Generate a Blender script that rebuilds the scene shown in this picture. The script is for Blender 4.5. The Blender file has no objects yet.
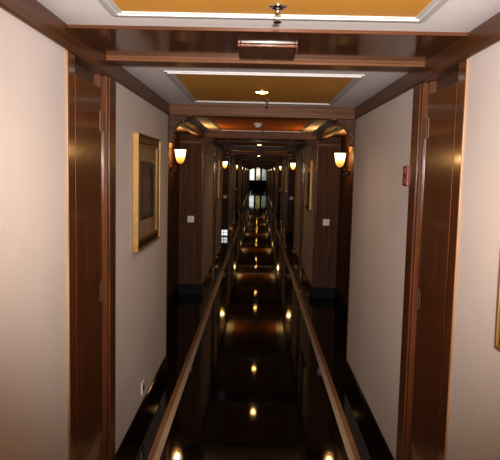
import bpy, bmesh, math, random
from mathutils import Vector, Matrix
random.seed(7)
C = bpy.context.scene.collection

# ------------------------------------------------------------------ measures (metres)
W = 0.769            # half width of the corridor
H = 2.2454           # ceiling
HC = 2.1521          # underside of the wood frieze
HB = 0.144           # baseboard height
D1, D2 = 2.345, 3.125      # portal
D4, D5 = 4.9806, 8.1885      # alcove
R = 0.3187           # alcove recess
P = 7.70             # length of one bay pattern
K = 7                # repeats
Y0 = -2.6            # behind the photographer
YE = D5 + (K-1)*P + 1.6      # corridor end
YW = 66.0            # end wall of the lobby
ORD = ['nearest', 'second', 'third', 'fourth', 'fifth', 'sixth', 'seventh', 'eighth', 'ninth', 'tenth',
       'eleventh', 'twelfth', 'thirteenth', 'fourteenth']

# ------------------------------------------------------------------ materials
def nodes(name):
    m = bpy.data.materials.new(name); m.use_nodes = True
    nt = m.node_tree
    return m, nt, nt.nodes['Principled BSDF']

def plain(name, col, rough=0.5, metal=0.0, spec=0.5, coat=0.0, var=0.0, scale=8.0):
    m, nt, b = nodes(name)
    b.inputs['Roughness'].default_value = rough
    b.inputs['Metallic'].default_value = metal
    b.inputs['Specular IOR Level'].default_value = spec
    b.inputs['Coat Weight'].default_value = coat
    b.inputs['Coat Roughness'].default_value = 0.12
    tc = nt.nodes.new('ShaderNodeTexCoord')
    n = nt.nodes.new('ShaderNodeTexNoise'); n.inputs['Scale'].default_value = scale
    n.inputs['Detail'].default_value = 5
    r = nt.nodes.new('ShaderNodeValToRGB')
    v = max(var, 0.02)
    r.color_ramp.elements[0].position = 0.3; r.color_ramp.elements[1].position = 0.7
    r.color_ramp.elements[0].color = [c*(1-v) for c in col] + [1]
    r.color_ramp.elements[1].color = [min(1, c*(1+v)) for c in col] + [1]
    nt.links.new(tc.outputs['Object'], n.inputs['Vector'])
    nt.links.new(n.outputs['Fac'], r.inputs['Fac'])
    nt.links.new(r.outputs['Color'], b.inputs['Base Color'])
    return m

def wood(name, dark, light, axis='z', rough=0.33, coat=0.12, scale=1.0, spec=0.32):
    m, nt, b = nodes(name)
    tc = nt.nodes.new('ShaderNodeTexCoord'); mp = nt.nodes.new('ShaderNodeMapping')
    s = {'x': (1.2, 34, 34), 'y': (34, 1.2, 34), 'z': (34, 34, 1.2)}[axis]
    mp.inputs['Scale'].default_value = [q*scale for q in s]
    n = nt.nodes.new('ShaderNodeTexNoise'); n.inputs['Scale'].default_value = 1.6
    n.inputs['Detail'].default_value = 6; n.inputs['Roughness'].default_value = 0.62
    n.inputs['Distortion'].default_value = 0.6
    r = nt.nodes.new('ShaderNodeValToRGB')
    r.color_ramp.elements[0].position = 0.32; r.color_ramp.elements[0].color = (*dark, 1)
    r.color_ramp.elements[1].position = 0.72; r.color_ramp.elements[1].color = (*light, 1)
    L = nt.links.new
    L(tc.outputs['Object'], mp.inputs['Vector']); L(mp.outputs['Vector'], n.inputs['Vector'])
    L(n.outputs['Fac'], r.inputs['Fac']); L(r.outputs['Color'], b.inputs['Base Color'])
    bp = nt.nodes.new('ShaderNodeBump'); bp.inputs['Strength'].default_value = 0.06; bp.inputs['Distance'].default_value = 0.002
    L(n.outputs['Fac'], bp.inputs['Height']); L(bp.outputs['Normal'], b.inputs['Normal'])
    b.inputs['Roughness'].default_value = rough
    b.inputs['Coat Weight'].default_value = coat; b.inputs['Coat Roughness'].default_value = 0.1
    b.inputs['Specular IOR Level'].default_value = spec
    return m

def emit(name, col, strength):
    m = bpy.data.materials.new(name); m.use_nodes = True; nt = m.node_tree
    nt.nodes.clear()
    o = nt.nodes.new('ShaderNodeOutputMaterial'); e = nt.nodes.new('ShaderNodeEmission')
    e.inputs['Color'].default_value = (*col, 1); e.inputs['Strength'].default_value = strength
    nt.links.new(e.outputs[0], o.inputs[0])
    return m

M = {}
M['wall'] = plain('wall_paint', (0.64, 0.565, 0.53), 0.55, var=0.03, scale=3)
M['ceil'] = plain('ceiling_paint', (0.84, 0.80, 0.78), 0.6, var=0.02)
M['white'] = plain('moulding_white', (0.56, 0.54, 0.52), 0.4)
M['ochre'] = plain('ochre_panel', (0.62, 0.30, 0.045), 0.6, var=0.06, scale=2.5)
M['rust'] = plain('rust_panel', (0.80, 0.25, 0.025), 0.6, var=0.06, scale=2.5)
M['wz'] = wood('mahogany_upright', (0.065, 0.019, 0.006), (0.165, 0.050, 0.016), 'z', 0.2, 0.55)
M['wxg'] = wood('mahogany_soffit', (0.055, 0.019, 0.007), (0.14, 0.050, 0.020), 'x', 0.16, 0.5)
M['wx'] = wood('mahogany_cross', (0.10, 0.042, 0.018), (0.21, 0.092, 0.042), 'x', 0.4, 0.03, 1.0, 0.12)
M['wy'] = wood('mahogany_long', (0.060, 0.021, 0.008), (0.145, 0.054, 0.021), 'y')
M['wjamb'] = wood('jamb_wood', (0.055, 0.017, 0.006), (0.16, 0.052, 0.017), 'z', 0.25)
M['wtrim'] = wood('lit_edge_wood', (0.20, 0.10, 0.045), (0.42, 0.24, 0.12), 'z', 0.35)  # casing edge made paler, flash light put into the wood colour
M['wpan'] = wood('dark_panel_wood', (0.050, 0.024, 0.014), (0.130, 0.062, 0.036), 'z', 0.6, 0.0, 1.0, 0.06)
M['wcarve'] = wood('carved_wood', (0.035, 0.014, 0.007), (0.10, 0.045, 0.02), 'x', 0.4, 0.0, 1.0, 0.12)
M['wgilt'] = plain('gilded_carving', (0.12, 0.055, 0.022), 0.35, 0.3)
M['base'] = plain('black_baseboard', (0.006, 0.006, 0.007), 0.08, coat=0.0)
M['basem'] = plain('black_alcove_baseboard', (0.006, 0.006, 0.006), 0.6, spec=0.15)
M['inlay_b'] = plain('brown_inlay', (0.27, 0.12, 0.055), 0.22, var=0.10, scale=6)
M['inlay_p'] = plain('pale_inlay', (0.46, 0.36, 0.28), 0.22, var=0.08, scale=6)
M['brass'] = plain('brass', (0.55, 0.36, 0.12), 0.28, 1.0)
M['bronze'] = plain('bronze', (0.10, 0.06, 0.035), 0.3, 1.0)
M['chrome'] = plain('chrome', (0.62, 0.58, 0.54), 0.18, 1.0)
M['gold'] = plain('gold_frame', (0.30, 0.165, 0.045), 0.38, 0.5, var=0.12, scale=40)
M['goldd'] = plain('dark_gold', (0.075, 0.036, 0.014), 0.35, 0.6, var=0.15, scale=40)
M['mat'] = plain('picture_mat', (0.45, 0.31, 0.18), 0.8)
M['plastic'] = plain('white_plastic', (0.75, 0.72, 0.68), 0.35)
M['hole'] = plain('dark_socket', (0.02, 0.02, 0.02), 0.5)
M['red'] = plain('dark_red_plastic', (0.16, 0.018, 0.012), 0.4)
M['redl'] = plain('pale_red_plastic', (0.26, 0.07, 0.05), 0.3)
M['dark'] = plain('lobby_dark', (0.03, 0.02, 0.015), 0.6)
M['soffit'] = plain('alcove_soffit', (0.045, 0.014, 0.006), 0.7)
M['hinge'] = plain('dull_hinge', (0.10, 0.05, 0.025), 0.4, 0.3)
M['grille'] = plain('grille_dark', (0.075, 0.030, 0.016), 0.45)
M['lamp'] = emit('downlight_glow', (1.0, 0.52, 0.14), 32)
M['glowp'] = emit('plate_glow', (0.92, 0.96, 1.0), 0.95)

def floor_mat():
    m, nt, b = nodes('black_polished_floor')
    L = nt.links.new
    tc = nt.nodes.new('ShaderNodeTexCoord')
    n = nt.nodes.new('ShaderNodeTexNoise'); n.inputs['Scale'].default_value = 5; n.inputs['Detail'].default_value = 6
    r = nt.nodes.new('ShaderNodeValToRGB')
    r.color_ramp.elements[0].position = 0.35; r.color_ramp.elements[0].color = (0.0022, 0.0020, 0.0020, 1)
    r.color_ramp.elements[1].position = 0.8; r.color_ramp.elements[1].color = (0.0065, 0.0050, 0.0042, 1)
    L(tc.outputs['Object'], n.inputs['Vector']); L(n.outputs['Fac'], r.inputs['Fac']); L(r.outputs['Color'], b.inputs['Base Color'])
    mp = nt.nodes.new('ShaderNodeMapping'); mp.inputs['Scale'].default_value = (0.7, 2.2, 1)
    n2 = nt.nodes.new('ShaderNodeTexNoise'); n2.inputs['Scale'].default_value = 1.0; n2.inputs['Detail'].default_value = 1
    bp = nt.nodes.new('ShaderNodeBump'); bp.inputs['Strength'].default_value = 0.12; bp.inputs['Distance'].default_value = 0.003
    L(tc.outputs['Object'], mp.inputs['Vector']); L(mp.outputs['Vector'], n2.inputs['Vector'])
    L(n2.outputs['Fac'], bp.inputs['Height']); L(bp.outputs['Normal'], b.inputs['Normal'])
    b.inputs['Roughness'].default_value = 0.042
    b.inputs['Specular IOR Level'].default_value = 0.5
    return m
M['floor'] = floor_mat()

def shade_mat():
    m = bpy.data.materials.new('lit_tulip_glass'); m.use_nodes = True; nt = m.node_tree; nt.nodes.clear()
    L = nt.links.new
    o = nt.nodes.new('ShaderNodeOutputMaterial'); e = nt.nodes.new('ShaderNodeEmission')
    tc = nt.nodes.new('ShaderNodeTexCoord'); sx = nt.nodes.new('ShaderNodeSeparateXYZ')
    r = nt.nodes.new('ShaderNodeValToRGB'); cr = r.color_ramp
    cr.elements[0].position = 0.05; cr.elements[0].color = (0.55, 0.20, 0.03, 1)
    cr.elements[1].position = 0.80; cr.elements[1].color = (1.9, 1.6, 1.0, 1)
    q = cr.elements.new(0.35); q.color = (1.05, 0.55, 0.12, 1)
    q = cr.elements.new(0.52); q.color = (1.5, 1.05, 0.45, 1)
    L(tc.outputs['Generated'], sx.inputs[0]); L(sx.outputs['Z'], r.inputs['Fac'])
    L(r.outputs['Color'], e.inputs['Color']); e.inputs['Strength'].default_value = 1.9
    tr = nt.nodes.new('ShaderNodeBsdfTransparent'); mx = nt.nodes.new('ShaderNodeMixShader'); mx.inputs[0].default_value = 0.6
    L(tr.outputs[0], mx.inputs[1]); L(e.outputs[0], mx.inputs[2]); L(mx.outputs[0], o.inputs[0])
    return m
M['shade'] = shade_mat()

def print_mat():
    m, nt, b = nodes('faded_print')
    L = nt.links.new
    tc = nt.nodes.new('ShaderNodeTexCoord'); sx = nt.nodes.new('ShaderNodeSeparateXYZ')
    w = nt.nodes.new('ShaderNodeTexNoise'); w.inputs['Scale'].default_value = 9; w.inputs['Detail'].default_value = 4
    mp = nt.nodes.new('ShaderNodeMapping'); mp.inputs['Scale'].default_value = (1, 2.4, 0.7)
    L(tc.outputs['Generated'], mp.inputs['Vector']); L(mp.outputs['Vector'], w.inputs['Vector'])
    r = nt.nodes.new('ShaderNodeValToRGB')
    r.color_ramp.elements[0].position = 0.38; r.color_ramp.elements[0].color = (0.022, 0.018, 0.015, 1)
    r.color_ramp.elements[1].position = 0.66; r.color_ramp.elements[1].color = (0.10, 0.082, 0.06, 1)
    L(w.outputs['Fac'], r.inputs['Fac']); L(r.outputs['Color'], b.inputs['Base Color'])
    b.inputs['Roughness'].default_value = 0.6
    return m
M['print'] = print_mat()
M['printl'] = plain('print_pale_shape', (0.17, 0.14, 0.11), 0.6, var=0.35, scale=14)

def glass_mat():
    m = bpy.data.materials.new('picture_glass'); m.use_nodes = True; nt = m.node_tree; nt.nodes.clear()
    L = nt.links.new
    o = nt.nodes.new('ShaderNodeOutputMaterial'); mx = nt.nodes.new('ShaderNodeMixShader')
    t = nt.nodes.new('ShaderNodeBsdfTransparent'); g = nt.nodes.new('ShaderNodeBsdfGlossy')
    g.inputs['Roughness'].default_value = 0.05
    w = nt.nodes.new('ShaderNodeLayerWeight'); w.inputs[0].default_value = 0.5
    p_ = nt.nodes.new('ShaderNodeMath'); p_.operation = 'POWER'; p_.inputs[1].default_value = 5
    L(w.outputs['Facing'], p_.inputs[0])
    f = nt.nodes.new('ShaderNodeMath'); f.operation = 'MULTIPLY_ADD'; f.inputs[1].default_value = 0.6; f.inputs[2].default_value = 0.03
    L(p_.outputs[0], f.inputs[0])
    L(f.outputs[0], mx.inputs[0]); L(t.outputs[0], mx.inputs[1]); L(g.outputs[0], mx.inputs[2]); L(mx.outputs[0], o.inputs[0])
    return m
M['glass'] = glass_mat()

def pane_mat(name, c0, c1, scale, strength):
    m = bpy.data.materials.new(name); m.use_nodes = True; nt = m.node_tree; nt.nodes.clear()
    L = nt.links.new
    o = nt.nodes.new('ShaderNodeOutputMaterial'); e = nt.nodes.new('ShaderNodeEmission')
    g = nt.nodes.new('ShaderNodeBsdfGlossy'); g.inputs['Roughness'].default_value = 0.1; g.inputs['Color'].default_value = (0.1, 0.1, 0.1, 1)
    ad = nt.nodes.new('ShaderNodeAddShader')
    tc = nt.nodes.new('ShaderNodeTexCoord'); n = nt.nodes.new('ShaderNodeTexVoronoi'); n.inputs['Scale'].default_value = scale
    r = nt.nodes.new('ShaderNodeValToRGB')
    r.color_ramp.elements[0].position = 0.15; r.color_ramp.elements[0].color = (*c0, 1)
    r.color_ramp.elements[1].position = 0.75; r.color_ramp.elements[1].color = (*c1, 1)
    L(tc.outputs['Object'], n.inputs['Vector']); L(n.outputs['Distance'], r.inputs['Fac'])
    L(r.outputs['Color'], e.inputs['Color']); e.inputs['Strength'].default_value = strength
    L(e.outputs[0], ad.inputs[0]); L(g.outputs[0], ad.inputs[1]); L(ad.outputs[0], o.inputs[0])
    return m

# ------------------------------------------------------------------ mesh helpers
def box(bm, x0, x1, y0, y1, z0, z1):
    if x0 > x1: x0, x1 = x1, x0
    if y0 > y1: y0, y1 = y1, y0
    v = [bm.verts.new(p) for p in ((x0,y0,z0),(x1,y0,z0),(x1,y1,z0),(x0,y1,z0),(x0,y0,z1),(x1,y0,z1),(x1,y1,z1),(x0,y1,z1))]
    for f in ((0,3,2,1),(4,5,6,7),(0,1,5,4),(1,2,6,5),(2,3,7,6),(3,0,4,7)):
        bm.faces.new([v[i] for i in f])

def tube(bm, pts, r, n=10, caps=True):
    pts = [Vector(p) for p in pts]; rings = []
    rs = r if isinstance(r, (list, tuple)) else [r]*len(pts)
    for i, p in enumerate(pts):
        t = (pts[min(i+1, len(pts)-1)] - pts[max(i-1, 0)]).normalized()
        a = Vector((0,1,0)) if abs(t.y) < 0.9 else Vector((1,0,0))
        u = t.cross(a).normalized(); w = t.cross(u).normalized()
        rings.append([bm.verts.new(p + rs[i]*(math.cos(2*math.pi*k/n)*u + math.sin(2*math.pi*k/n)*w)) for k in range(n)])
    for a, b in zip(rings, rings[1:]):
        for k in range(n): bm.faces.new((a[k], a[(k+1) % n], b[(k+1) % n], b[k]))
    if caps: bm.faces.new(rings[0]); bm.faces.new(rings[-1][::-1])

def lathe(bm, prof, c=(0,0,0), n=24, close=True, axis='z'):
    rings = []
    def pt(r, h, t):
        a, b = r*math.cos(t), r*math.sin(t)
        return (c[0]+a, c[1]+b, c[2]+h) if axis == 'z' else (c[0]+h, c[1]+a, c[2]+b)
    for r, h in prof:
        rings.append([bm.verts.new(pt(r, h, 2*math.pi*k/n)) for k in range(n)])
    for a, b in zip(rings, rings[1:]):
        for k in range(n): bm.faces.new((a[k], a[(k+1) % n], b[(k+1) % n], b[k]))
    if close: bm.faces.new(rings[0]); bm.faces.new(rings[-1])

def prism(bm, prof, y0, y1):                      # prof in x,z extruded along y
    a = [bm.verts.new((x, y0, z)) for x, z in prof]; b = [bm.verts.new((x, y1, z)) for x, z in prof]
    bm.faces.new(a); bm.faces.new(b[::-1]); n = len(prof)
    for i in range(n): bm.faces.new((a[i], b[i], b[(i+1) % n], a[(i+1) % n]))

def obj(name, bm, mat, parent=None, bevel=0.0, smooth=False, segs=2):
    bmesh.ops.recalc_face_normals(bm, faces=bm.faces[:])
    me = bpy.data.meshes.new(name); bm.to_mesh(me); bm.free()
    me.materials.append(M[mat] if isinstance(mat, str) else mat)
    if smooth:
        for p in me.polygons: p.use_smooth = True
    o = bpy.data.objects.new(name, me); C.objects.link(o)
    if parent is not None: o.parent = parent
    if bevel:
        b = o.modifiers.new('bevel', 'BEVEL'); b.width = bevel; b.segments = segs; b.limit_method = 'ANGLE'
    return o

def struct(name, bm, mat, bevel=0.0, smooth=False):
    o = obj(name, bm, mat, None, bevel, smooth); o['kind'] = 'structure'; return o

def thing(name, label, cat, loc=(0,0,0), group=None, kind=None):
    o = bpy.data.objects.new(name, None); C.objects.link(o); o.location = loc
    o.empty_display_size = 0.05
    if kind: o['kind'] = kind
    else: o['label'] = label; o['category'] = cat
    if group: o['group'] = group
    return o

def dup(root, loc, label=None):
    r = root.copy(); C.objects.link(r); r.location = loc
    if label: r['label'] = label
    for ch in list(root.children):
        c = ch.copy(); C.objects.link(c); c.parent = r
        for g in list(ch.children):
            d = g.copy(); C.objects.link(d); d.parent = c
    return r

B = bmesh.new
# ------------------------------------------------------------------ floor
bm = B(); box(bm, -4.2, 4.2, Y0, YW, -0.05, 0.0); struct('floor', bm, 'floor')
TR = [0]
def trim(bm, mat, bevel=0.0):
    TR[0] += 1
    return struct('trim_%d' % TR[0], bm, mat, bevel)
for s in (-1, 1):
    bm = B(); box(bm, s*0.600, s*0.636, Y0, YE, 0.0, 0.0012); trim(bm, 'inlay_b')
    bm = B(); box(bm, s*0.563, s*0.600, Y0, YE, 0.0, 0.0012); trim(bm, 'inlay_p')

# ------------------------------------------------------------------ ceiling slab, friezes
bm = B(); box(bm, -W-R-0.1, W+R+0.1, Y0, YE, H, H+0.08); struct('ceiling', bm, 'ceil')
for s in (-1, 1):
    bm = B(); box(bm, s*(W-0.010), s*(W+0.055), Y0, YE, HC, H)
    box(bm, s*(W-0.016), s*(W-0.010), Y0, YE, HC+0.004, HC+0.014)
    trim(bm, 'wy', 0.003)

RK = [R] + [0.205]*(K-1)   # alcove recess, deepest in the nearest bay
def side(s): return 'left' if s < 0 else 'right'

def wall_piece(s, ya, yb, base=True):
    bm = B(); box(bm, s*W, s*(W+0.12), ya, yb, 0, HC); struct('wall_%s' % side(s), bm, 'wall')
    bm = B(); box(bm, s*(W-0.012), s*W, ya, yb, 0, HB-0.012); box(bm, s*(W-0.008), s*W, ya, yb, HB-0.012, HB)
    struct('baseboard_%s' % side(s), bm, 'base', 0.003)

def panel(ya, yb, mat):
    hw = 0.55
    bm = B()
    for (w, t) in ((0.0, 0.006), (0.014, 0.013), (0.030, 0.008)):
        a, b_ = w, w+0.016
        for s in (-1, 1): box(bm, s*(hw-a), s*(hw-b_), ya+a, yb-a, H-t, H)
        box(bm, -hw+b_, hw-b_, ya+a, ya+b_, H-t, H); box(bm, -hw+b_, hw-b_, yb-b_, yb-a, H-t, H)
    trim(bm, 'white')
    bm = B(); box(bm, -hw+0.046, hw-0.046, ya+0.046, yb-0.046, H-0.004, H); struct('ceiling', bm, mat)

# ------------------------------------------------------------------ repeated architecture
for k in range(K):
    o = k*P; r = RK[k]
    ya = Y0 if k == 0 else D5-P+o+0.05
    panel(0.72+o, 2.17+o, 'ochre'); panel(3.36+o, 4.745+o, 'ochre'); panel(D4+0.30+o, D5-0.24+o, 'rust')
    for s in (-1, 1):
        wall_piece(s, ya, D1+o); wall_piece(s, D2+o, D4+o)
        # portal: near casing, niche back, stepped jamb
        bm = B(); box(bm, s*(W-0.004), s*(W+0.06), D1+0.012+o, D1+0.105+o, 0, HC); trim(bm, 'wz', 0.003)
        bm = B(); box(bm, s*(W-0.008), s*(W+0.02), D1-0.003+o, D1+0.010+o, 0, HC-0.001); trim(bm, 'wtrim', 0.004)
        bm = B(); box(bm, s*(W+0.048), s*(W+0.12), D1+0.105+o, D2-0.2+o, 0, HC); trim(bm, 'grille')
        bm = B(); box(bm, s*(W+0.018), s*(W+0.06), 2.922+o, 2.965+o, 0, HC)
        box(bm, s*(W-0.004), s*(W+0.06), 2.965+o, 3.00+o, 0, HC)
        box(bm, s*(W-0.010), s*(W+0.06), 3.00+o, D2+o, 0, HC); trim(bm, 'wjamb', 0.004)
        # alcove: wall end trim, side wall, far return, near return, soffit
        bm = B(); box(bm, s*(W-0.006), s*(W+0.05), D4-0.004+o, D4+0.02+o, HB, HC); trim(bm, 'wjamb', 0.003)
        bm = B(); box(bm, s*(W+r), s*(W+r+0.06), D4+o, D5+o, 0, 2.2)
        for q in range(4):
            y1 = D4+0.18+o+q*0.74
            for (z0, z1) in ((0.30, 0.95), (1.05, 1.62)):
                if q < 3: box(bm, s*(W+r-0.012), s*(W+r), y1, y1+0.62, z0, z1)
        trim(bm, 'wpan', 0.004)
        bm = B(); box(bm, s*W, s*(W+r), D5+o, D5+0.05+o, 0, HC); box(bm, s*(W+0.055), s*(W+r), D5+o, D5+0.05+o, HC, 2.2)
        trim(bm, 'wpan')
        bm = B(); box(bm, s*(W-0.005), s*(W+0.018), D5-0.008+o, D5+0.055+o, HB, HC)
        box(bm, s*(W+r-0.012), s*(W+r), D5-0.012+o, D5+o, HB, 2.2)
        box(bm, s*(W+0.018), s*(W+r-0.012), D5-0.014+o, D5+o, 2.07, 2.11)
        trim(bm, 'wjamb', 0.003)
        bm = B(); box(bm, s*(W+0.12), s*(W+r), D4-0.05+o, D4+o, 0, HC); box(bm, s*(W+0.05), s*(W+r), D4-0.002+o, D4+0.002+o, HB, HC); trim(bm, 'wpan')
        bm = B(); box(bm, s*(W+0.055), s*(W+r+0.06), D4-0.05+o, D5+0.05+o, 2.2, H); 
        box(bm, s*(W-0.004), s*(W+0.057), D4+0.07+o, D5-0.04+o, HC-0.003, HC); box(bm, s*(W+0.055), s*(W+0.058), D4+0.02+o, D5+o, HC, 2.2); trim(bm, 'soffit')  # dark boards under and behind the lintel added to dull the sconce glow
        bm = B(); box(bm, s*(W-0.010), s*(W+r), D5-0.014+o, D5+o, 0, HB)
        box(bm, s*(W+r-0.014), s*(W+r), D4+0.02+o, D5-0.014+o, 0, HB)
        struct('baseboard_%s' % side(s), bm, 'basem', 0.003)
    # portal soffit and head, cross beams
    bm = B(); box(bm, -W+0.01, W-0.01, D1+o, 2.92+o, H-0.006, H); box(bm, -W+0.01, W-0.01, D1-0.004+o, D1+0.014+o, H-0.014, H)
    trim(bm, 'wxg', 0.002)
    bm = B(); box(bm, -W+0.01, W-0.01, 2.92+o, 3.05+o, H-0.030, H); box(bm, -W+0.01, W-0.01, 2.912+o, 2.92+o, H-0.018, H)
    trim(bm, 'wx', 0.003)
    for yy in (D4, D5-0.04):
        bm = B(); box(bm, -W+0.01, W-0.01, yy+o, yy+0.11+o, HC, H)
        box(bm, -W+0.01, W-0.01, yy-0.008+o, yy+o, HC, HC+0.014); box(bm, -W+0.01, W-0.01, yy-0.008+o, yy+o, H-0.016, H)
        trim(bm, 'wx', 0.003)
    # thin inlays on the floor at the portal: two cross lines and a lozenge
    bm = B()
    for yy in (D1-0.03, D2+0.02): box(bm, -0.56, 0.56, yy+o, yy+0.03+o, 0, 0.0012)
    cy = 0.5*(D1+D2)+o; a, l = 0.50, 0.34
    for sx in (-1, 1):
        for sy in (-1, 1):
            p = [(sx*a, cy), (sx*(a-0.03), cy), (0, cy+sy*(l-0.02)), (0, cy+sy*l)]
            vs = [bm.verts.new((x, y, 0.0012)) for x, y in p]; bm.faces.new(vs)
    trim(bm, 'inlay_b')
# tail walls after the last alcove, and the wall behind the photographer
for s in (-1, 1): wall_piece(s, D5+(K-1)*P+0.05, YE)
bm = B(); box(bm, -W-R, W+R, Y0-0.06, Y0, 0, H); struct('wall_back', bm, 'wall')

# ------------------------------------------------------------------ lobby and stained window at the far end
LW, LH = 2.2, 2.9
for s in (-1, 1):
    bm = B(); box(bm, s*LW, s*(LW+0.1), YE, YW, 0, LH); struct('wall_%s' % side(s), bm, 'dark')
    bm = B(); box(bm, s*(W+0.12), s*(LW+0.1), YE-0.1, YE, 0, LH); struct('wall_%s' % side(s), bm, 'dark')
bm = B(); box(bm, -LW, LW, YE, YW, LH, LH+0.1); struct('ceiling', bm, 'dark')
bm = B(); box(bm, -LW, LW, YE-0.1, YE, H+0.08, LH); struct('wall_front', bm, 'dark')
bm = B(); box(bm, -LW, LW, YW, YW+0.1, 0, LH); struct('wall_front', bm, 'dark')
win = thing('window_1', None, None, (0.03, YW, 0), kind='structure')
zs = 0.86
def arch(x0, x1, z0, z1, rise, n=10):
    c = 0.5*(x0+x1); h = 0.5*(x1-x0); pts = [(x0, z0), (x1, z0)]
    for i in range(n+1):
        t = math.pi*i/n; pts.append((c+h*math.cos(t), z1-rise+rise*math.sin(t)))
    return pts
def slant(x0, x1, z0, za, zb): return [(x0, z0), (x1, z0), (x1, zb), (0.5*(x0+x1), 0.5*(za+zb)+0.08), (x0, za)]
bm = B(); box(bm, -1.02, 1.02, -0.07, 0, zs-0.1, zs)
for x in (-0.98, -0.33, 0.30, 0.95): box(bm, x-0.04, x+0.04, -0.06, 0, zs, 2.3)
box(bm, -1.02, 1.02, -0.06, 0, 2.3, 2.42); obj('window_frame', bm, 'dark', win)
bm = B(); prism(bm, slant(-0.93, -0.43, zs, 1.95, 2.1), -0.02, 0); obj('pane', bm, pane_mat('white_glass', (0.85, 0.9, 0.85), (0.55, 0.62, 0.55), 5, 1.15), win)
bm = B(); prism(bm, arch(-0.24, 0.21, zs, 2.28, 0.22), -0.02, 0); obj('pane', bm, pane_mat('amber_glass', (1.0, 0.72, 0.18), (0.06, 0.07, 0.02), 5, 0.5), win)
bm = B(); prism(bm, slant(0.41, 0.89, zs, 2.1, 1.95), -0.02, 0); obj('pane', bm, pane_mat('green_glass', (0.30, 0.38, 0.28), (0.13, 0.18, 0.13), 7, 0.6), win)

# ------------------------------------------------------------------ fire door leaves folded back in the portal niches
nd = 0
for k in range(K):
    for s in (-1, 1):
        nd += 1
        d = thing('door_%d' % nd, None, None, (s*(W+0.028), 2.915+k*P, 0), kind='structure')
        bm = B(); box(bm, -0.018, 0.018, -0.415, 0, 0.01, 2.085); obj('door_leaf', bm, 'wz', d, 0.002)
        for z in (1.93, 1.1, 0.28):
            bm = B(); lathe(bm, [(0.006, -0.05), (0.006, 0.05)], (-s*0.020, 0.0, z), 10)
            box(bm, -s*0.0205, -s*0.018, -0.03, 0, z-0.045, z+0.045)
            obj('hinge', bm, 'hinge', d)

# ------------------------------------------------------------------ wall sconces
def make_sconce(s, label):
    t = thing('wall_sconce', label, 'wall lamp', (s*(W+R), 7.32, 1.73), 'wall sconces along the corridor')
    i = -s                                              # towards the corridor axis
    bm = B(); lathe(bm, [(0.012, i*0.022), (0.030, i*0.018), (0.042, i*0.008), (0.044, 0.0)], (0,0,0), 20, True, 'x')
    obj('backplate', bm, 'bronze', t, smooth=True)
    pts = []
    for q in range(15):
        a = math.pi*(0.05 + 0.95*q/14)
        pts.append((i*(0.070-0.052*math.cos(a)), 0, 0.005-0.042*math.sin(a)))
    pts += [(i*0.122, 0, 0.03), (i*0.122, 0, 0.048)]
    bm = B(); tube(bm, [(i*0.012, 0, 0.006)]+pts, 0.0065, 8)
    sc = [(i*(0.062+0.020*(1-q/16)*math.cos(q*0.7)), 0, 0.012+0.020*(1-q/16)*math.sin(q*0.7)) for q in range(15)]
    tube(bm, sc, 0.0045, 6)
    obj('arm', bm, 'bronze', t, smooth=True)
    bm = B(); lathe(bm, [(0.004, 0.036), (0.022, 0.044), (0.030, 0.056), (0.026, 0.064)], (i*0.122, 0, 0), 18); obj('lamp_holder', bm, 'brass', t, smooth=True)
    bm = B()
    lathe(bm, [(0.024, 0.062), (0.034, 0.070), (0.046, 0.092), (0.055, 0.125), (0.061, 0.165), (0.066, 0.205), (0.070, 0.225),
               (0.067, 0.225), (0.062, 0.200), (0.057, 0.165), (0.050, 0.125), (0.040, 0.092), (0.024, 0.072)], (i*0.122, 0, 0), 28)
    obj('lamp_shade', bm, 'shade', t, smooth=True)
    return t
for s in (-1, 1):
    p = None
    for k in range(K):
        lab = '%s lit wall sconce with tulip glass shade on the %s side of the corridor' % (ORD[k], side(s))
        if p is None: p = make_sconce(s, lab)
        else: dup(p, (s*(W+RK[k]), (7.32 if k == 0 else 7.40+k*P), 1.73), lab)

# ------------------------------------------------------------------ carved corbels under the cross beams
def make_corbel(s, label):
    t = thing('corbel', label, 'bracket', (s*W, D4+0.03, HC), 'carved corbels under the cross beams')
    i = -s
    prof = [(0.0, 0), (0.155, 0), (0.155, -0.022)]
    cv = []
    for q in range(13):
        a = 0.12 + (math.pi/2-0.12)*q/12
        cv.append((0.16-0.115*math.sin(a), -0.205+0.178*math.cos(a)))
    prof += cv + [(0.040, -0.222), (0.0, -0.222)]
    bm = B(); prism(bm, [(i*x, z) for x, z in prof], -0.025, 0.03); obj('bracket_body', bm, 'wcarve', t, 0.004)
    bm = B()
    for j, (x, z) in enumerate(cv[::2]):
        m = Matrix.Translation((i*(x+0.002), -0.020, z-0.002)) @ Matrix.Diagonal((1, 0.8, 1.1, 1))
        bmesh.ops.create_uvsphere(bm, u_segments=8, v_segments=6, radius=0.012 if j % 2 else 0.009, matrix=m)
    sp = [(i*(0.055+0.034*(1-q/22)*math.cos(q*0.55)), -0.026, -0.050+0.034*(1-q/22)*math.sin(q*0.55)) for q in range(21)]
    tube(bm, sp, 0.006, 6)
    tube(bm, [(i*(0.030+0.010*math.sin(q*0.9)), -0.026, -0.095-0.011*q) for q in range(11)], 0.006, 6)
    tube(bm, [(i*(0.095+0.006*q), -0.026, -0.014-0.005*math.sin(q*0.9)) for q in range(9)], 0.005, 6)
    obj('carving', bm, 'wgilt', t, smooth=True)
    return t
for s in (-1, 1):
    p = None
    for k in range(K):
        for j, yy in enumerate((D4+0.03, D5-0.01)):
            lab = 'carved wooden corbel in the %s corner under the %s cross beam down the corridor' % (side(s), ORD[2*k+j])
            loc = (s*(W-0.0), yy+k*P, HC)
            if p is None: p = make_corbel(s, lab); p.location = loc
            else: dup(p, loc, lab)

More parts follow.
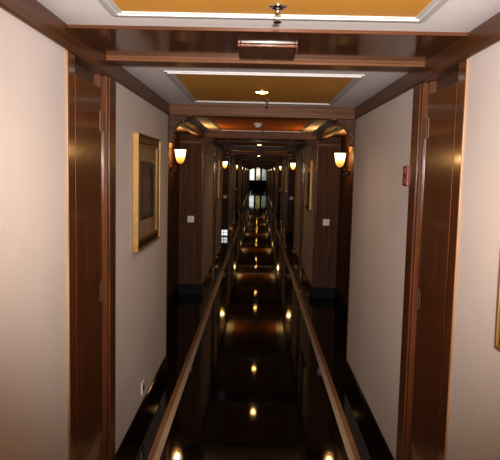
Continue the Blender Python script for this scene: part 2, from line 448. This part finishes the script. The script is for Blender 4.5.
# ------------------------------------------------------------------ downlights, sprinklers, smoke detectors
p = None
n = 0
for k in range(K):
    for yy in (4.08, 1.86):
        if yy < 3 and k == 0: continue                 # outside the frame
        lab = ('%s lit round recessed downlight seen in the ochre ceiling panel' % ORD[k] if yy > 3 else
               'recessed downlight just before the %s portal, mirrored in the black floor' % ORD[k])
        loc = (-0.008, yy+k*P, H-0.004)
        if p is None:
            p = thing('ceiling_downlight', lab, 'ceiling light', loc, 'recessed downlights along the corridor')
            bm = B(); lathe(bm, [(0.058, 0.0), (0.058, -0.006), (0.048, -0.010), (0.046, -0.004)], n=28, close=False); obj('trim_ring', bm, 'brass', p, smooth=True)
            bm = B(); lathe(bm, [(0.046, -0.003), (0.036, -0.012), (0.014, -0.016)], n=24); obj('lamp_lens', bm, 'lamp', p, smooth=True)
        else: dup(p, loc, lab)
p = None; n = 0
for k in range(K):
    for j, (xx, yy) in enumerate(((0.03, 2.02), (0.035, 4.58), (0.03, 7.75))):
        where = ('between the downlight and portal', 'hanging before the cross beam', 'hanging in the red ceiling bay')[j]
        lab = '%s chrome ceiling sprinkler, %s' % ('nearest' if n == 0 else ORD[n] if n < 14 else 'far', where)
        loc = (xx, yy+k*P, H-0.004); n += 1
        if n > 12: continue
        if p is None:
            p = thing('ceiling_sprinkler', lab, 'sprinkler', loc, 'ceiling sprinklers')
            bm = B(); lathe(bm, [(0.031, 0.0), (0.029, -0.005), (0.016, -0.010), (0.009, -0.011)], n=24); obj('escutcheon', bm, 'chrome', p, smooth=True)
            bm = B(); lathe(bm, [(0.008, -0.010), (0.008, -0.022), (0.005, -0.024)], n=12)
            for q in (-1, 1): tube(bm, [(q*0.006, 0, -0.022), (q*0.009, 0, -0.034), (q*0.003, 0, -0.050)], 0.0018, 6)
            tube(bm, [(0, 0, -0.024), (0, 0, -0.050)], 0.002, 6); obj('sprinkler_body', bm, 'chrome', p, smooth=True)
            bm = B(); lathe(bm, [(0.004, -0.049), (0.013, -0.050), (0.013, -0.053), (0.003, -0.054)], n=16); obj('deflector', bm, 'bronze', p)
        else: dup(p, loc, lab)
p = None
for k in range(4):
    lab = '%s white round smoke detector on the red ceiling panel' % ORD[k]
    loc = (-0.034, 6.72+k*P, H-0.004)
    if p is None:
        p = thing('smoke_detector', lab, 'smoke detector', loc, 'smoke detectors')
        bm = B(); lathe(bm, [(0.050, 0), (0.050, -0.012), (0.044, -0.018)], n=28); obj('mounting_base', bm, 'plastic', p, smooth=True)
        bm = B(); lathe(bm, [(0.036, -0.018), (0.034, -0.036), (0.024, -0.046), (0.006, -0.048)], n=28); obj('sensor_dome', bm, 'plastic', p, smooth=True)
    else: dup(p, loc, lab)

# ------------------------------------------------------------------ framed pictures
def make_picture(s, label):
    t = thing('framed_picture', label, 'picture', (s*W, 0, 0), 'framed pictures')
    i = -s; L, Hh = 0.82, 0.72
    bm = B()
    def ring(bm, a, b_, x0, x1):
        for q in (-1, 1):
            box(bm, i*x0, i*x1, q*(L/2-a), q*(L/2-b_), -Hh/2+a, Hh/2-a)
            box(bm, i*x0, i*x1, -L/2+b_, L/2-b_, q*(Hh/2-a), q*(Hh/2-b_))
    ring(bm, 0, 0.012, 0, 0.036); ring(bm, 0.058, 0.072, 0, 0.020)
    fr = obj('frame', bm, 'gold', t, 0.003)
    bm = B(); ring(bm, 0.012, 0.058, 0, 0.028); obj('inner_moulding', bm, 'goldd', fr, 0.004)
    bm = B(); box(bm, i*0.004, i*0.012, -L/2+0.06, L/2-0.06, -Hh/2+0.06, Hh/2-0.06); mt = obj('mat_board', bm, 'mat', t)
    bm = B(); box(bm, i*0.012, i*0.0135, -L/2+0.17, L/2-0.17, -Hh/2+0.175, Hh/2-0.165); pr = obj('print', bm, 'print', t)
    bm = B()
    for (y, w, z0, z1) in ((0.0, 0.10, -0.15, 0.13), (-0.10, 0.06, -0.15, 0.06), (0.11, 0.06, -0.15, 0.08), (0.0, 0.05, 0.13, 0.16)):
        box(bm, i*0.0135, i*0.0142, y-w/2, y+w/2, z0, z1)
    obj('printed_scene', bm, 'printl', pr)
    bm = B(); box(bm, i*0.0155, i*0.0175, -L/2+0.065, L/2-0.065, -Hh/2+0.065, Hh/2-0.065); obj('glass', bm, 'glass', t)
    return t
p = None
for k in range(4):
    loc = (-W, 4.00+k*P, 1.562)
    lab = '%s gold framed picture with dark print on the left plaster wall' % ORD[k]
    if p is None: p = make_picture(-1, lab); p.location = loc
    else: dup(p, loc, lab)
p = None
for k in range(4):
    loc = (W, 1.445+k*P, 1.53)
    lab = 'gold framed picture cut off by the right edge of the photo' if k == 0 else '%s gold framed picture on the right wall' % ORD[k]
    if p is None: p = make_picture(1, lab); p.location = loc
    else: dup(p, loc, lab)

# ------------------------------------------------------------------ small wall fittings
for s in (-1, 1):
    p = None
    for k in range(3):
        lab = '%s white square light switch on the dark %s wooden return' % (ORD[k], side(s))
        loc = (s*(0.925 if k == 0 else 0.875), D5+k*P, 1.045)
        if p is None:
            p = thing('light_switch', lab, 'switch', loc, 'light switches')
            bm = B(); box(bm, -0.045, 0.045, -0.010, 0, -0.045, 0.045); obj('plate', bm, 'plastic', p, 0.004)
            bm = B(); box(bm, -0.016, 0.016, -0.016, -0.010, -0.026, 0.026); obj('rocker', bm, 'plastic', p, 0.002)
        else: dup(p, loc, lab)
t = thing('wall_outlet', 'small white electrical outlet low on the left wall just above the black baseboard', 'outlet', (-W, 3.93, 0.237))
bm = B(); box(bm, 0, 0.008, -0.042, 0.042, -0.042, 0.042); obj('plate', bm, 'plastic', t, 0.003)
bm = B(); lathe(bm, [(0.022, 0.008), (0.022, 0.011), (0.014, 0.011)], (0, 0.004, 0), 20, True, 'x'); obj('socket', bm, 'hole', t)
t = thing('fire_alarm_call_point', 'dark red fire alarm call point on the right wall beside the door jamb', 'fire alarm', (W, 3.172, 1.70))
bm = B(); box(bm, -0.022, 0.003, -0.040, 0.042, -0.052, 0.052); obj('housing', bm, 'red', t, 0.004)
for q in (-1, 1):
    bm = B(); box(bm, -0.025, -0.022, -0.022, 0.022, q*0.027-0.014, q*0.027+0.014); obj('button_plate', bm, 'redl', t, 0.002)
t = thing('glowing_plate', 'bright white glowing plate near the floor at the left second alcove', 'light', (-0.888, D5+P-0.014, 0.11))  # white plate, its brightness given by emission
bm = B(); box(bm, -0.105, 0.105, -0.05, 0, -0.11, 0.07); obj('housing', bm, 'hole', t)
for q in (0, 1):
    for r_ in (-1, 1):
        bm = B(); box(bm, r_*0.006, r_*0.095, -0.055, -0.05, -0.085+q*0.078, -0.018+q*0.078); obj('lens', bm, 'glowp', t)
t = thing('ceiling_vent', 'brown wooden framed air vent grille set in the portal head', 'vent', (0.006, 2.75, H-0.006))
bm = B()
hx, hy = 0.128, 0.16
for q in (-1, 1):
    box(bm, q*(hx-0.014), q*hx, -hy, hy, -0.013, 0)
    box(bm, -hx+0.014, hx-0.014, q*(hy-0.014), q*hy, -0.013, 0)
obj('vent_frame', bm, 'wjamb', t, 0.003)
bm = B(); box(bm, -hx+0.012, hx-0.012, -hy+0.012, hy-0.012, -0.004, 0)
for q in range(11):
    y = -hy+0.03+q*0.026
    v = [bm.verts.new(c) for c in ((-hx+0.014, y, -0.006), (hx-0.014, y, -0.006), (hx-0.014, y+0.020, -0.010), (-hx+0.014, y+0.020, -0.010))]
    bm.faces.new(v)
obj('slats', bm, 'grille', t)

# ------------------------------------------------------------------ light
WARM = (1.0, 0.68, 0.38)
def light(kind, name, loc, power, col, radius, **kw):
    l = bpy.data.lights.new(name, kind); l.energy = power; l.color = col; l.shadow_soft_size = radius
    for a, b_ in kw.items(): setattr(l, a, b_)
    o = bpy.data.objects.new(name, l); C.objects.link(o); o.location = loc; return o
FLASH, DOWN, SCON = 600.0, 11.0, 26.0
fl = light('SPOT', 'camera_flash', (0.02, -0.05, 1.78), FLASH, (1.0, 0.945, 0.915), 0.03, spot_size=math.radians(72), spot_blend=1.0)
fl.rotation_euler = (math.radians(90+1.0), 0, 0)
for k in range(K):
    for yy in (1.86, 4.08):
        light('SPOT', 'downlight_lamp', (-0.008, yy+k*P, H-0.03), DOWN*(1, 0.75, 0.4, 0.3, 0.25, 0.25, 0.25)[k], WARM if k == 0 else (1.0, 0.52, 0.20), 0.03, spot_size=math.radians(150), spot_blend=0.7)
    for s in (-1, 1):
        light('POINT', 'sconce_lamp', (s*(W+RK[k]-0.122), (7.32 if k == 0 else 7.40+k*P), 1.915), SCON*(1.0 if k == 0 else 0.45), (1.0, 0.55, 0.18), 0.03)
light('POINT', 'photographer_bay_lamp', (0, -1.6, H-0.25), 6.0, WARM, 0.1)

wd = bpy.data.worlds.new('world'); wd.use_nodes = True
wd.node_tree.nodes['Background'].inputs[0].default_value = (0.02, 0.016, 0.012, 1)
wd.node_tree.nodes['Background'].inputs[1].default_value = 0.3
bpy.context.scene.world = wd
vs = bpy.context.scene.view_settings
vs.view_transform = 'Standard'; vs.look = 'None'; vs.exposure = 0.15; vs.gamma = 0.9

# ------------------------------------------------------------------ camera
F, PI_, YA, RO, CX = 600.84, 0.095558, -0.010823, -0.022763, -0.0226
def dirn(a, b, fw):
    c, s = math.cos(RO), math.sin(RO); u = c*a-s*b; v = s*a+c*b; x = u; up = -v
    c, s = math.cos(PI_), math.sin(PI_); y = c*fw+s*up; z = -s*fw+c*up
    c, s = math.cos(YA), math.sin(YA); return Vector((c*x+s*y, -s*x+c*y, z))
right, down, fwd = dirn(1, 0, 0), dirn(0, 1, 0), dirn(0, 0, 1)
m = Matrix((right, -down, -fwd)).transposed().to_4x4(); m.translation = (CX, 0, 1.7)
cd = bpy.data.cameras.new('camera'); co = bpy.data.objects.new('camera', cd); C.objects.link(co)
co.matrix_world = m; cd.sensor_fit = 'HORIZONTAL'; cd.sensor_width = 36; cd.lens = F/500*36; cd.clip_start = 0.05; cd.clip_end = 200
bpy.context.scene.camera = co
